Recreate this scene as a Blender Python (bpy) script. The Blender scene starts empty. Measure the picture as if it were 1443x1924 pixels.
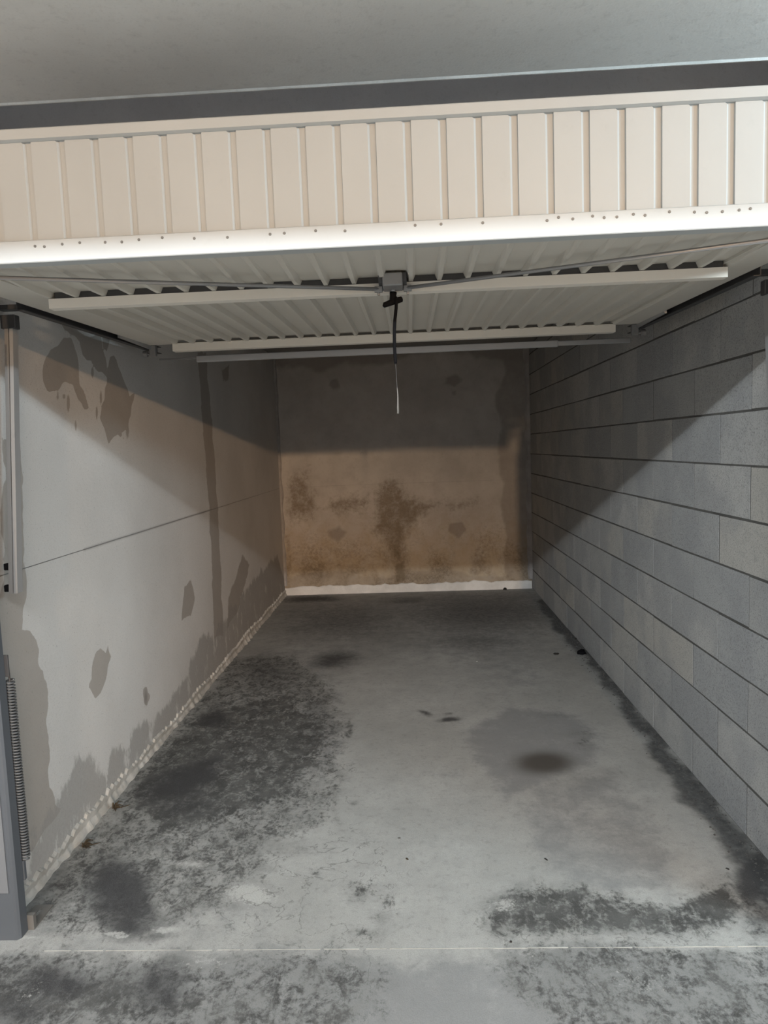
import bpy, bmesh, math, random
import numpy as np
from mathutils import Matrix, Vector, noise as mnoise

random.seed(7)
C = bpy.context.scene.collection
SC = bpy.context.scene

# ------------------------------------------------------------------ camera
W, H = 1443.0, 1924.0
F, YAW, PITCH, ROLL, CAM_Z = 1289.31, -0.0424, 0.0926, 0.0372, 1.5157
XL, XR, YB = -1.384, 1.223, 7.14          # left wall, right wall, back wall
cy, sy = math.cos(YAW), math.sin(YAW)
cp, sp = math.cos(PITCH), math.sin(PITCH)
cr, sr = math.cos(ROLL), math.sin(ROLL)
_f0 = np.array([sy, cy, 0.0]); _r0 = np.array([cy, -sy, 0.0]); _u0 = np.array([0, 0, 1.0])
FW = _f0 * cp - _u0 * sp
_u = _u0 * cp + _f0 * sp
RT = _r0 * cr - _u * sr
UP = _u * cr + _r0 * sr
ORI = np.array([0, 0, CAM_Z])
cam_d = bpy.data.cameras.new('camera')
cam_d.sensor_fit = 'VERTICAL'; cam_d.sensor_height = 36.0
cam_d.lens = F * 36.0 / H
cam_d.clip_start = 0.05
cam = bpy.data.objects.new('camera', cam_d); C.objects.link(cam)
m = Matrix.Identity(4)
for i in range(3):
    m[i][0] = RT[i]; m[i][1] = UP[i]; m[i][2] = -FW[i]; m[i][3] = ORI[i]
cam.matrix_world = m
SC.camera = cam

# ------------------------------------------------------------------ light
SC.view_settings.view_transform = 'Standard'
SC.view_settings.look = 'None'
SC.view_settings.gamma = 1.0
SC.view_settings.use_curve_mapping = False
SC.view_settings.exposure = 0.0
world = bpy.data.worlds.new('world'); SC.world = world
world.use_nodes = True
world.node_tree.nodes['Background'].inputs[0].default_value = (0.93, 0.96, 1.0, 1)
world.node_tree.nodes['Background'].inputs[1].default_value = 0.72

def lamp(name, loc, power, color, radius):
    d = bpy.data.lights.new(name, 'POINT'); d.energy = power; d.color = color
    d.shadow_soft_size = radius
    o = bpy.data.objects.new(name, d); o.location = loc; C.objects.link(o)
    return o
def tube_lamp(name, loc, length, power, color, tilt):
    d = bpy.data.lights.new(name, 'AREA'); d.shape = 'RECTANGLE'; d.size = length; d.size_y = .07
    d.energy = power; d.color = color
    o = bpy.data.objects.new(name, d); o.location = loc; o.rotation_euler = (math.radians(tilt), 0, 0); C.objects.link(o)
    return o
# a row of cool tubes runs along the access lane, a warm lamp stands far behind
tube_lamp('cool_lane_tubes', (-0.9, -1.5, 3.06), 5.0, 325, (0.90, 0.96, 1.0), 40)
tube_lamp('cool_soffit_fill', (2.9, 0.80, 2.307), 1.6, 135, (0.66, 0.88, 1.0), 94)  # added cool fill to brighten the ceiling and the apron's right side
tube_lamp('warm_side_fill', (5.2, -8.0, 2.933), 5.0, 400, (1.0, 0.60, 0.32), 80)  # added warm fill for the left wall, no known lamp
lamp('warm_lane_lamp', (1.2, -12.0, 3.31), 2250, (1.0, 0.68, 0.42), 0.12)

# ------------------------------------------------------------------ photo pixel -> point on a real plane
def ray(x, y): return FW + RT * ((x - W / 2) / F) - UP * ((y - H / 2) / F)
def on_floor(x, y):
    d = ray(x, y); p = ORI + d * ((0 - CAM_Z) / d[2]); return (p[0], p[1])
def on_left(x, y):
    d = ray(x, y); p = ORI + d * (XL / d[0]); return (p[1], p[2])
def on_back(x, y):
    d = ray(x, y); p = ORI + d * (YB / d[1]); return (p[0], p[2])

# ------------------------------------------------------------------ tags and links
def tag(o, label=None, cat=None, group=None, kind=None):
    if label: o['label'] = label
    if cat: o['category'] = cat
    if group: o['group'] = group
    if kind: o['kind'] = kind
    return o
def empty(name, loc, label, cat, group=None):
    o = bpy.data.objects.new(name, None); o.location = loc; o.empty_display_size = .1
    C.objects.link(o); tag(o, label, cat, group); return o
def link(name, me, parent=None, mat=None):
    if mat is not None and len(me.materials) == 0: me.materials.append(mat)
    o = bpy.data.objects.new(name, me); C.objects.link(o)
    if parent is not None:
        o.parent = parent
        pm = Vector((0, 0, 0)); q = parent
        while q is not None: pm += q.location; q = q.parent
        o.location = -pm if parent.type == 'EMPTY' or pm.length else (0, 0, 0)
    return o
# all part meshes are written in world coordinates; link() cancels the parents' offset
def obj(name, bm, mat, parent=None, smooth=False):
    bmesh.ops.recalc_face_normals(bm, faces=bm.faces[:])
    me = bpy.data.meshes.new(name); bm.to_mesh(me); bm.free()
    if smooth:
        for p in me.polygons: p.use_smooth = True
    return link(name, me, parent, mat)
def struct(o, label=None): return tag(o, label, None, None, 'structure')

# ------------------------------------------------------------------ mesh helpers
def BM(): return bmesh.new()
def box(bm, x0, x1, y0, y1, z0, z1, bevel=0.0):
    v = [bm.verts.new((x, y, z)) for x in (x0, x1) for y in (y0, y1) for z in (z0, z1)]
    fs = [(0,1,3,2),(4,6,7,5),(0,4,5,1),(2,3,7,6),(0,2,6,4),(1,5,7,3)]
    faces = [bm.faces.new([v[i] for i in f]) for f in fs]
    if bevel:
        es = list({e for f in faces for e in f.edges})
        bmesh.ops.bevel(bm, geom=es, offset=bevel, segments=1, affect='EDGES', profile=.5)
    return bm
def hexa(bm, pts):            # 8 corners: bottom 4 then top 4
    v = [bm.verts.new(p) for p in pts]
    for f in ((0,3,2,1),(4,5,6,7),(0,1,5,4),(1,2,6,5),(2,3,7,6),(3,0,4,7)): bm.faces.new([v[i] for i in f])
    return bm
def tube(bm, pts, r, n=8, cap=True):
    pts = [Vector(p) for p in pts]; rings = []
    rs = r if isinstance(r, (list, tuple)) else [r] * len(pts)
    prev = None
    for i, p in enumerate(pts):
        t = (pts[min(i+1, len(pts)-1)] - pts[max(i-1, 0)]).normalized()
        if prev is None:
            a = Vector((0,0,1)) if abs(t.z) < .9 else Vector((1,0,0))
            prev = t.cross(a).normalized()
        prev = (prev - t * prev.dot(t)).normalized()
        b = t.cross(prev)
        rings.append([bm.verts.new(p + (prev*math.cos(k*2*math.pi/n) + b*math.sin(k*2*math.pi/n))*rs[i]) for k in range(n)])
    for a, b in zip(rings, rings[1:]):
        for k in range(n): bm.faces.new((a[k], a[(k+1)%n], b[(k+1)%n], b[k]))
    if cap:
        bm.faces.new(rings[0][::-1]); bm.faces.new(rings[-1])
    return bm
def prism_y(bm, prof, y0, y1, dz=0.0):   # profile of (x,z) swept in y; dz = rise over the sweep
    a = [bm.verts.new((x, y0, z)) for x, z in prof]; b = [bm.verts.new((x, y1, z + dz)) for x, z in prof]
    n = len(prof)
    for k in range(n): bm.faces.new((a[k], a[(k+1)%n], b[(k+1)%n], b[k]))
    bm.faces.new(a[::-1]); bm.faces.new(b); return bm
def prism_x(bm, prof, x0, x1):           # profile of (y,z) swept in x
    a = [bm.verts.new((x0, y, z)) for y, z in prof]; b = [bm.verts.new((x1, y, z)) for y, z in prof]
    n = len(prof)
    for k in range(n): bm.faces.new((a[k], a[(k+1)%n], b[(k+1)%n], b[k]))
    bm.faces.new(a[::-1]); bm.faces.new(b); return bm
def prism_z(bm, prof, z0, z1):           # profile of (x,y) swept in z
    a = [bm.verts.new((x, y, z0)) for x, y in prof]; b = [bm.verts.new((x, y, z1)) for x, y in prof]
    n = len(prof)
    for k in range(n): bm.faces.new((a[k], a[(k+1)%n], b[(k+1)%n], b[k]))
    bm.faces.new(a[::-1]); bm.faces.new(b); return bm
def grid_mesh(name, us, vs, fn, masks, flip=False):
    """dense sheet; us, vs 1-d arrays, fn(U,V)->xyz, masks(U,V)->(N,4) and optional second (N,4)"""
    U, V = np.meshgrid(us, vs, indexing='ij'); nu, nv = len(us), len(vs)
    co = np.stack(fn(U, V), -1).reshape(-1, 3)
    idx = np.arange(nu*nv).reshape(nu, nv)
    q = np.stack([idx[:-1,:-1], idx[1:,:-1], idx[1:,1:], idx[:-1,1:]], -1).reshape(-1, 4)
    if flip: q = q[:, ::-1]
    me = bpy.data.meshes.new(name)
    me.vertices.add(len(co)); me.vertices.foreach_set('co', co.ravel())
    me.loops.add(q.size); me.loops.foreach_set('vertex_index', q.ravel().astype(np.int32))
    me.polygons.add(len(q)); me.polygons.foreach_set('loop_start', np.arange(0, q.size, 4, dtype=np.int32))
    me.update(calc_edges=True)
    P = np.stack([U.ravel(), V.ravel()], -1)
    for k, mk in enumerate(masks(P)):
        a = me.color_attributes.new('stain' if k == 0 else 'stain%d' % k, 'FLOAT_COLOR', 'POINT')
        a.data.foreach_set('color', mk.astype(np.float32).ravel())
    me.polygons.foreach_set('use_smooth', np.ones(len(q), dtype=bool))
    return me

# --- mask fields (wear, damp and oil stains, and plain darker areas)
def poly_level(P, poly, soft):
    poly = np.array(poly); a = poly; b = np.roll(poly, -1, 0)
    d2 = np.full(len(P), 1e9); inside = np.zeros(len(P), bool)
    for (p, q) in zip(a, b):
        e = q - p; w = P - p
        t = np.clip((w @ e) / max(e @ e, 1e-9), 0, 1)
        d2 = np.minimum(d2, ((w - t[:, None]*e)**2).sum(1))
        c = (p[1] > P[:,1]) != (q[1] > P[:,1])
        with np.errstate(divide='ignore', invalid='ignore'):
            xi = p[0] + (P[:,1]-p[1]) * e[0] / (e[1] if e[1] else 1e-9)
        inside ^= c & (P[:,0] < xi)
    sd = np.where(inside, 1, -1) * np.sqrt(d2)
    return np.clip(sd / (2*soft) + .5, 0, 1)
def pix_poly(P, px, conv, soft): return poly_level(P, [conv(*p) for p in px], soft)
def pix_ell(P, cx, cy_, rx, ry, conv, power=1.0, rot=0.0):
    c = np.array(conv(cx, cy_)); r = math.radians(rot)
    ax = (np.array(conv(cx + rx*math.cos(r), cy_ + rx*math.sin(r))) - np.array(conv(cx - rx*math.cos(r), cy_ - rx*math.sin(r)))) / 2
    ay = (np.array(conv(cx - ry*math.sin(r), cy_ + ry*math.cos(r))) - np.array(conv(cx + ry*math.sin(r), cy_ - ry*math.cos(r)))) / 2
    M = np.linalg.inv(np.stack([ax, ay], 1))
    q = (P - c) @ M.T; d = (q**2).sum(1)
    return np.exp(-d * .9) ** power
def warp(P, amp, fr, seed):
    """organic displacement of the sample points so outlines are ragged"""
    rng = np.random.RandomState(seed); Q = P.copy()
    for o in range(4):
        k = fr * 2**o; a = amp / 1.8**o
        for c in (0, 1):
            th = rng.uniform(0, 6.28, 3); ph = rng.uniform(0, 6.28, 3)
            for t, f_ in zip(th, ph):
                Q[:, c] += a/1.7 * np.sin((P[:,0]*math.cos(t) + P[:,1]*math.sin(t))*k*6.28 + f_)
    return Q

# ------------------------------------------------------------------ node helper
class NT:
    def __init__(s, name, rough=.8, metal=0.0, spec=.3):
        s.m = bpy.data.materials.new(name); s.m.use_nodes = True
        s.t = s.m.node_tree; s.n = s.t.nodes; s.b = s.n['Principled BSDF']
        s.b.inputs['Roughness'].default_value = rough; s.b.inputs['Metallic'].default_value = metal
        s.b.inputs['Specular IOR Level'].default_value = spec
        s.co = s.n.new('ShaderNodeNewGeometry').outputs['Position']
    def put(s, sock, v):
        if isinstance(v, bpy.types.NodeSocket): s.t.links.new(v, sock)
        elif isinstance(v, (tuple, list)): sock.default_value = (*v, 1) if len(v) == 3 and len(sock.default_value) == 4 else v
        else: sock.default_value = v
    def noise(s, scale, detail=4, rough=.6, vec=None, dist=0.0):
        k = s.n.new('ShaderNodeTexNoise'); k.inputs['Scale'].default_value = scale
        k.inputs['Detail'].default_value = detail; k.inputs['Roughness'].default_value = rough
        k.inputs['Distortion'].default_value = dist
        s.put(k.inputs['Vector'], vec if vec is not None else s.co); return k.outputs['Fac']
    def scaled(s, v, vec=None):
        k = s.n.new('ShaderNodeVectorMath'); k.operation = 'MULTIPLY'
        s.put(k.inputs[0], vec if vec is not None else s.co); k.inputs[1].default_value = v; return k.outputs[0]
    def offset(s, add, vec=None):
        k = s.n.new('ShaderNodeVectorMath'); k.operation = 'ADD'
        s.put(k.inputs[0], vec if vec is not None else s.co); s.put(k.inputs[1], add); return k.outputs[0]
    def voro(s, scale, vec=None, feat='F1'):
        k = s.n.new('ShaderNodeTexVoronoi'); k.feature = feat; k.inputs['Scale'].default_value = scale
        s.put(k.inputs['Vector'], vec if vec is not None else s.co); return k.outputs['Distance']
    def math(s, op, a, b=0.0, clamp=False):
        k = s.n.new('ShaderNodeMath'); k.operation = op; k.use_clamp = clamp
        s.put(k.inputs[0], a); s.put(k.inputs[1], b); return k.outputs[0]
    def step(s, v, lo, hi, a=0.0, b=1.0):
        k = s.n.new('ShaderNodeMapRange'); k.interpolation_type = 'SMOOTHSTEP'
        s.put(k.inputs[0], v); k.inputs[1].default_value = lo; k.inputs[2].default_value = hi
        k.inputs[3].default_value = a; k.inputs[4].default_value = b; return k.outputs[0]
    def mix(s, fac, a, b, mode='MIX'):
        k = s.n.new('ShaderNodeMix'); k.data_type = 'RGBA'; k.blend_type = mode
        s.put(k.inputs[0], fac); s.put(k.inputs[6], a); s.put(k.inputs[7], b); return k.outputs[2]
    def attr(s, name):
        k = s.n.new('ShaderNodeAttribute'); k.attribute_name = name
        q = s.n.new('ShaderNodeSeparateColor'); s.t.links.new(k.outputs['Color'], q.inputs[0])
        return q.outputs[0], q.outputs[1], q.outputs[2], k.outputs['Alpha']
    def rnd(s): return s.n.new('ShaderNodeObjectInfo').outputs['Random']
    def bump(s, h, strength=.3, dist=.004):
        k = s.n.new('ShaderNodeBump'); k.inputs['Strength'].default_value = strength
        k.inputs['Distance'].default_value = dist; s.put(k.inputs['Height'], h)
        s.t.links.new(k.outputs[0], s.b.inputs['Normal'])
    def done(s, col, rough=None):
        s.put(s.b.inputs['Base Color'], col)
        if rough is not None: s.put(s.b.inputs['Roughness'], rough)
        return s.m

M = {}
# floor: worn concrete, pale in the middle, oil and tyre dirt
n = NT('floor_concrete', .75, spec=.25)
r, g, b, a = n.attr('stain'); r1, g1, b1, a1 = n.attr('stain1')
big = n.noise(1.6, 5, .6); mid = n.noise(9, 6, .65); fine = n.noise(60, 5, .7); grain = n.noise(260, 3, .7)
base = n.mix(n.step(big, .3, .7), (0.282,0.282,0.267), (0.356,0.356,0.340))
base = n.mix(n.step(mid, .35, .75, 0, .55), base, (0.244,0.246,0.235))
base = n.mix(n.step(fine, .5, .75, 0, .35), base, (0.207,0.207,0.197))
mott = n.noise(30, 9, .8, None, .3)
base = n.mix(n.step(mott, .50, .68, 0, .42), base, (.15,.15,.145))
base = n.mix(n.step(n.noise(26, 9, .8, n.offset((5.3,2.1,0)), .3), .53, .70, 0, .35), base, (.40,.40,.385))
tone = n.math('ADD', b, n.math('MULTIPLY', n.math('SUBTRACT', mid, .5), 1.2))
tone = n.math('ADD', tone, n.math('MULTIPLY', n.math('SUBTRACT', fine, .5), .4))
base = n.mix(n.step(tone, .15, .85, 0, .75), base, (0.176,0.179,0.181))
streak = n.noise(19, 8, .78, n.scaled((1.0, .7, 1)), .5)
gl = n.math('ADD', g, n.math('MULTIPLY', n.math('SUBTRACT', streak, .5), 2.3))
gl = n.math('ADD', gl, n.math('MULTIPLY', n.math('SUBTRACT', fine, .5), 1.1))
base = n.mix(n.step(n.math('ADD', g, n.math('MULTIPLY', n.math('SUBTRACT', mid, .5), 1.3)), .15, .85, 0, .66), base, (.165,.167,.16))
gcol = n.mix(n.step(mid, .35, .65), (.028,.028,.027), (.072,.072,.069))
gm = n.math('MULTIPLY', n.step(gl, .40, .92, 0, .92), n.step(g, .02, .2))
base = n.mix(gm, base, gcol)
ol = n.math('ADD', r, n.math('MULTIPLY', n.math('SUBTRACT', n.noise(24, 7, .75), .5), .7))
base = n.mix(n.math('MULTIPLY', n.step(ol, .10, .78, 0, .93), n.step(r, .02, .25)), base, (.030,.030,.032))
rust = n.step(r1, .15, .9, 0, .85)
base = n.mix(rust, base, (.036,.028,.020))
pale = n.math('ADD', g1, n.math('MULTIPLY', n.math('SUBTRACT', fine, .5), 1.4))
base = n.mix(n.math('MULTIPLY', n.step(pale, .5, .75, 0, .75), n.step(g1, .05, .2)), base, (.40,.40,.38))
vein = n.math('ABSOLUTE', n.math('SUBTRACT', n.noise(4.5, 5, .6, None, .4), .5))
base = n.mix(n.math('MULTIPLY', n.step(vein, 0, .008, .55, 0), n.step(b1, .2, .6)), base, (.07,.07,.068))
base = n.mix(n.step(grain, .38, .7, 0, .30), base, (.11,.11,.106))
base = n.mix(n.step(n.noise(420, 2, .6), .60, .75, 0, .35), base, (.34,.34,.33))
n.bump(n.math('ADD', n.math('MULTIPLY', fine, .6), grain), .35, .003)
M['floor'] = n.done(base)

# left wall: pale cement render with bare and damp patches
n = NT('left_render', .9, spec=.15)
r, g, b, a = n.attr('stain')
big = n.noise(1.3, 4, .55); mid = n.noise(8, 5, .6); fine = n.noise(70, 5, .7); rough_ = n.noise(22, 6, .7)
base = n.mix(n.step(big, .3, .7), (0.499,0.493,0.479), (0.581,0.574,0.560))
base = n.mix(n.step(fine, .52, .8, 0, .35), base, (0.392,0.385,0.371))
pl = n.math('ADD', r, n.math('MULTIPLY', n.math('SUBTRACT', rough_, .5), .35))
base = n.mix(n.math('MULTIPLY', n.step(pl, .44, .56, 0, .85), n.step(r, .02, .2)), base, n.mix(mid, (0.277,0.257,0.230), (0.338,0.311,0.284)))
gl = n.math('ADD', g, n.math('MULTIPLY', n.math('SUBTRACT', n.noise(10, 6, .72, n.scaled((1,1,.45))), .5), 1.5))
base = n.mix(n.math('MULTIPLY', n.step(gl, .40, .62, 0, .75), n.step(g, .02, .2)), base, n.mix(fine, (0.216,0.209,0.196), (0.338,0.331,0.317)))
base = n.mix(n.step(b, .1, .9, 0, .85), base, (0.135,0.128,0.121))
sp_ = n.noise(150, 2, .5)
base = n.mix(n.step(sp_, .69, .74, 0, .5), base, (.15,.145,.14))
base = n.mix(n.step(n.noise(230, 3, .7), .48, .72, 0, .28), base, (.26,.255,.245))
n.bump(n.math('ADD', rough_, n.math('MULTIPLY', fine, .5)), .3, .004)
M['left'] = n.done(base)

# back wall: older concrete, ochre mould low down
n = NT('back_render', .92, spec=.1)
r, g, b, a = n.attr('stain')
big = n.noise(1.6, 4, .6); mid = n.noise(7, 6, .68); fine = n.noise(45, 5, .7)
base = n.mix(n.step(big, .3, .7), (0.450,0.427,0.405), (0.555,0.532,0.503))
base = n.mix(n.step(mid, .4, .75, 0, .4), base, (0.345,0.323,0.300))
och = n.math('ADD', b, n.math('MULTIPLY', n.math('SUBTRACT', mid, .5), .9))
base = n.mix(n.step(och, .25, .95, 0, .62), base, (0.45,0.345,0.205))
pl = n.math('ADD', r, n.math('MULTIPLY', n.math('SUBTRACT', n.noise(12, 5, .6), .5), .25))
base = n.mix(n.math('MULTIPLY', n.step(pl, .30, .70, 0, .5), n.step(r, .02, .2)), base, (0.203,0.173,0.150))
gl = n.math('ADD', g, n.math('MULTIPLY', n.math('SUBTRACT', n.noise(17, 8, .8), .5), 1.5))
base = n.mix(n.math('MULTIPLY', n.step(gl, .28, .95, 0, .8), n.step(g, .02, .25)), base, n.mix(fine, (0.128,0.102,0.075), (0.240,0.188,0.128)))
base = n.mix(n.step(fine, .55, .8, 0, .3), base, (0.225,0.203,0.180))
spk = n.math('ADD', n.math('MULTIPLY', b, .55), n.math('SUBTRACT', n.noise(38, 7, .82), .42))
base = n.mix(n.math('MULTIPLY', n.step(spk, .30, .75, 0, .8), n.step(n.noise(3.2, 4, .6), .36, .62)), base, (.125,.092,.058))
n.bump(n.math('ADD', mid, fine), .35, .005)
M['back'] = n.done(base)

def concrete(name, c0, c1, dark, sc=2.0, bump=.25, rough=.9):
    n = NT(name, rough, spec=.15)
    big = n.noise(sc, 5, .6); fine = n.noise(sc*30, 5, .7); grain = n.noise(sc*110, 2, .6)
    base = n.mix(n.step(big, .3, .7), c0, c1)
    base = n.mix(n.step(fine, .5, .78, 0, .4), base, dark)
    base = n.mix(n.step(grain, .55, .8, 0, .3), base, dark)
    n.bump(n.math('ADD', fine, grain), bump, .004)
    return n.done(base)
M['ceiling'] = concrete('ceiling_concrete', (0.74,0.72,0.69), (0.86,0.845,0.815), (0.56,0.54,0.515), 1.2, .12)
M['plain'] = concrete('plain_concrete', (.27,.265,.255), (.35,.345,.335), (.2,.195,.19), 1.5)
M['lintel'] = concrete('lintel_concrete', (.47,.48,.505), (.57,.58,.60), (.34,.345,.36), 1.5)
M['fillet'] = concrete('mortar_fillet', (.40,.39,.36), (.56,.55,.52), (.22,.21,.19), 9, .7)
M['plinth'] = concrete('white_plinth', (.62,.61,.59), (.78,.77,.75), (.42,.40,.37), 5, .5)
M['mortar'] = concrete('mortar', (.095,.093,.088), (.14,.138,.13), (.07,.07,.066), 8, .6)
M['seam'] = concrete('corner_mortar', (.34,.32,.31), (.44,.42,.41), (.24,.23,.22), 8, .5)
M['chalk'] = concrete('pale_joint_filler', (.26,.26,.24), (.42,.42,.39), (.12,.12,.11), 12, .2)
M['lip'] = concrete('pale_lip', (.66,.65,.62), (.86,.85,.82), (.40,.39,.37), 6, .2)
M['dirt'] = concrete('dark_dirt', (.022,.021,.02), (.045,.043,.04), (.012,.012,.012), 40, .5)
M['soil'] = concrete('dry_grit', (.06,.058,.055), (.12,.116,.11), (.04,.04,.04), 40, .5)
M['leaf'] = concrete('dried_leaf', (.05,.04,.028), (.09,.07,.045), (.03,.025,.02), 30, .5)

# blocks: porous aggregate; each block has its own tone
n = NT('concrete_block', .95, spec=.12)
rv = n.rnd()
off = n.math('MULTIPLY', rv, 37.0)
cv = n.n.new('ShaderNodeCombineXYZ')
for k in range(3): n.t.links.new(off, cv.inputs[k])
vec = n.offset(cv.outputs[0])
tone = n.noise(3.2, 3, .5, vec); pores = n.noise(170, 4, .8, vec); mid = n.noise(30, 4, .65, vec)
r2 = n.math('FRACT', n.math('MULTIPLY', rv, 7.31))
base = n.mix(n.step(rv, 0, 1, 0, 1), (0.395,0.403,0.402), (0.490,0.487,0.470))
base = n.mix(n.step(r2, .55, .95, 0, .6), base, (0.495,0.475,0.428))
base = n.mix(n.step(tone, .40, .62, 0, .62), base, (0.335,0.343,0.350))
base = n.mix(n.step(mid, .5, .75, 0, .35), base, (0.275,0.275,0.268))
base = n.mix(n.step(pores, .50, .66, 0, .75), base, (0.145,0.145,0.142))
n.bump(n.math('ADD', mid, n.math('MULTIPLY', pores, 1.5)), .6, .005)
M['block'] = n.done(base)

def painted(name, col, rough=.45, var=.06, metal=0.0, spec=.4):
    n = NT(name, rough, metal, spec)
    big = n.noise(2.5, 3, .5); fine = n.noise(120, 3, .6); smear = n.noise(14, 5, .7)
    dk = tuple(c*(1-3.2*var) for c in col)
    base = n.mix(n.step(big, .3, .7), col, tuple(c*(1-var) for c in col))
    base = n.mix(n.step(smear, .58, .8, 0, .35), base, dk)
    n.bump(fine, .05, .001)
    return n.done(base)
M['white'] = painted('white_lacquer', (.465,.495,.505), .5)
M['white_rail'] = painted('cream_lacquer', (.78,.74,.67), .5)
M['white_in'] = painted('white_lacquer_inside', (.60,.575,.52), .55)
M['grey_paint'] = painted('grey_lacquer', (.075,.085,.098), .5, .08)
M['grey_light'] = painted('light_grey_lacquer', (.14,.15,.162), .5, .08)
M['steel_dark'] = painted('dark_steel', (.075,.075,.078), .5, .12, .4)
M['zinc'] = painted('galvanised_steel', (.50,.51,.52), .42, .14, .65)
M['zinc_dull'] = painted('dull_galvanised_steel', (.30,.30,.30), .5, .14, .5)
M['rubber'] = painted('black_rubber', (.007,.007,.008), 1.0, .1, 0.0, .06)
M['steel_mid'] = painted('spring_steel', (.11,.115,.12), .5, .12, .4)
M['scuff'] = painted('scuffed_metal', (.17,.165,.155), .55, .12, .3)
M['thread'] = painted('frayed_white_thread', (.17,.168,.16), .9)
M['cord_core'] = painted('thin_grey_cord', (.06,.06,.062), .9)

# ------------------------------------------------------------------ floor
def axis(dense0, dense1, step, lo, hi, coarse=.4):
    a = list(np.arange(lo, dense0 - 1e-6, coarse)); b_ = list(np.arange(dense0, dense1, step)); c = list(np.arange(dense1, hi + 1e-6, coarse))
    return np.array(a + b_ + c)
def floor_masks(P):
    Pw = warp(P, .022, 1.3, 3); z = np.zeros(len(P)); f = on_floor
    R, G, B, R1, G1, B1 = (z.copy() for _ in range(6))
    def mx(A, v, k=1.0): np.maximum(A, v*k, out=A)
    # soft oil spots, right-edge dirt, plain darkening of far floor and back edge
    for (x, y, rx, ry, k, rot) in [(228,1668,62,58,.95,0),(215,1725,50,30,.75,0),(270,1750,40,14,.55,0),(350,1462,95,32,.85,-22),
            (330,1510,90,30,.55,0),(405,1352,34,17,.75,0),(415,1330,20,10,.5,0),(632,1240,48,18,.7,-5),(585,1125,60,7,.75,-3),
            (300,1842,62,70,.6,0),(110,1850,110,34,.68,-8),(40,1905,70,40,.6,0),(560,1600,60,20,.3,0),
            (905,1150,190,46,.52,0),(905,1205,110,22,.45,0),(640,1165,150,42,.46,0),(500,1260,60,50,.42,0),(1425,1650,40,60,.85,0),(1440,1720,50,60,.5,0),  # wide ellipses: far floor made darker
            (790,1342,18,4,.75,8),(840,1352,22,4.5,.85,-3),(838,1341,12,4,.5,0),(664,1507,12,6,.4,0),(1047,1345,60,10,.25,0),
            (770,1128,60,7,.5,-3),(60,1640,40,40,.4,0),(110,1660,60,40,.45,0)]:
        mx(R, pix_ell(Pw, x, y, rx, ry, f, 1, rot), k)
    edge = [(1030,1120),(1085,1185),(1128,1240),(1250,1388),(1351,1505),(1443,1618),(1500,1690),(1500,1800),(1420,1700),(1370,1612),(1330,1560),(1262,1480),(1215,1408),(1165,1330),(1130,1280),(1092,1232),(1045,1190),(1005,1130)]
    mx(R, pix_poly(warp(P, .018, 2.2, 5), edge, f, .035), .62)
    # rough tyre dirt
    for poly, k, soft in [
            ([(430,1240),(560,1225),(630,1290),(660,1360),(640,1420),(610,1470),(575,1560),(535,1590),(520,1650),(430,1720),(330,1742),(190,1756),(70,1772),(55,1700),(200,1500),(330,1350)], .62, .10),
            ([(330,1350),(560,1290),(640,1380),(580,1500),(400,1560),(260,1600),(200,1510)], .84, .12),
            ([(0,1790),(80,1772),(300,1785),(560,1792),(720,1790),(735,1840),(690,1924),(690,2000),(-200,2000),(-200,1800)], .60, .07),
            ([(0,1800),(240,1800),(420,1850),(400,1924),(0,1950),(-200,1950),(-200,1820)], .74, .08),
            ([(915,1712),(960,1690),(1000,1672),(1060,1660),(1160,1672),(1230,1690),(1300,1655),(1370,1645),(1395,1690),(1385,1740),(1300,1770),(1180,1778),(1050,1772),(960,1772),(920,1750)], .80, .06),
            ([(1290,1665),(1375,1650),(1400,1700),(1360,1735),(1290,1720)], .95, .03),
            ([(960,1700),(1060,1665),(1150,1690),(1120,1740),(1000,1735)], .86, .03),
            ([(920,1786),(1100,1782),(1443,1780),(1560,1790),(1600,2000),(1050,2000),(1020,1900),(930,1840)], .60, .05),
            ([(1380,1640),(1443,1660),(1520,1700),(1520,1790),(1390,1780),(1375,1720)], .60, .05),
            ([(560,1590),(640,1510),(650,1350),(600,1320),(560,1400),(540,1500)], .52, .05)]:
        mx(G, pix_poly(Pw, poly, f, soft), k)
    for (x, y, rx, ry, k) in [(668,1672,32,24,.72),(692,1745,34,12,.75),(650,1810,16,40,.7),(652,1366,9,22,.8),(628,1535,9,32,.6),(600,1640,18,16,.55),(720,1700,30,30,.5),(1000,1785,80,8,.55),(720,1890,20,50,.45),(1100,1388,30,24,.5),(450,1640,80,50,.6)]:
        mx(G, pix_ell(Pw, x, y, rx, ry, f), k)
    # smooth grey patches, plus a greyer far floor and front strip
    for poly, k, soft in [
            ([(880,1370),(960,1330),(1080,1340),(1130,1385),(1110,1440),(1010,1470),(960,1498),(930,1470),(880,1440)], .85, .06),
            ([(985,1480),(1150,1450),(1240,1540),(1265,1610),(1240,1668),(1120,1672),(1000,1640),(985,1560)], .58, .05),
            ([(540,1120),(1000,1108),(1080,1215),(1060,1290),(930,1330),(860,1250),(760,1230),(600,1290),(430,1290)], .42, .25),
            ([(560,1300),(640,1300),(650,1400),(600,1460),(540,1400)], .6, .08), ([(-400,1798),(1700,1792),(1800,2100),(-500,2100)], .85, .05), ([(0,1600),(480,1690),(600,1785),(0,1790)], .4, .12)]:
        mx(B, pix_poly(Pw, poly, f, soft), k)
    mx(B, pix_ell(P, 830, 1455, 90, 8, f), .4); mx(B, pix_ell(P, 1130, 1500, 90, 60, f), .5)
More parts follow.
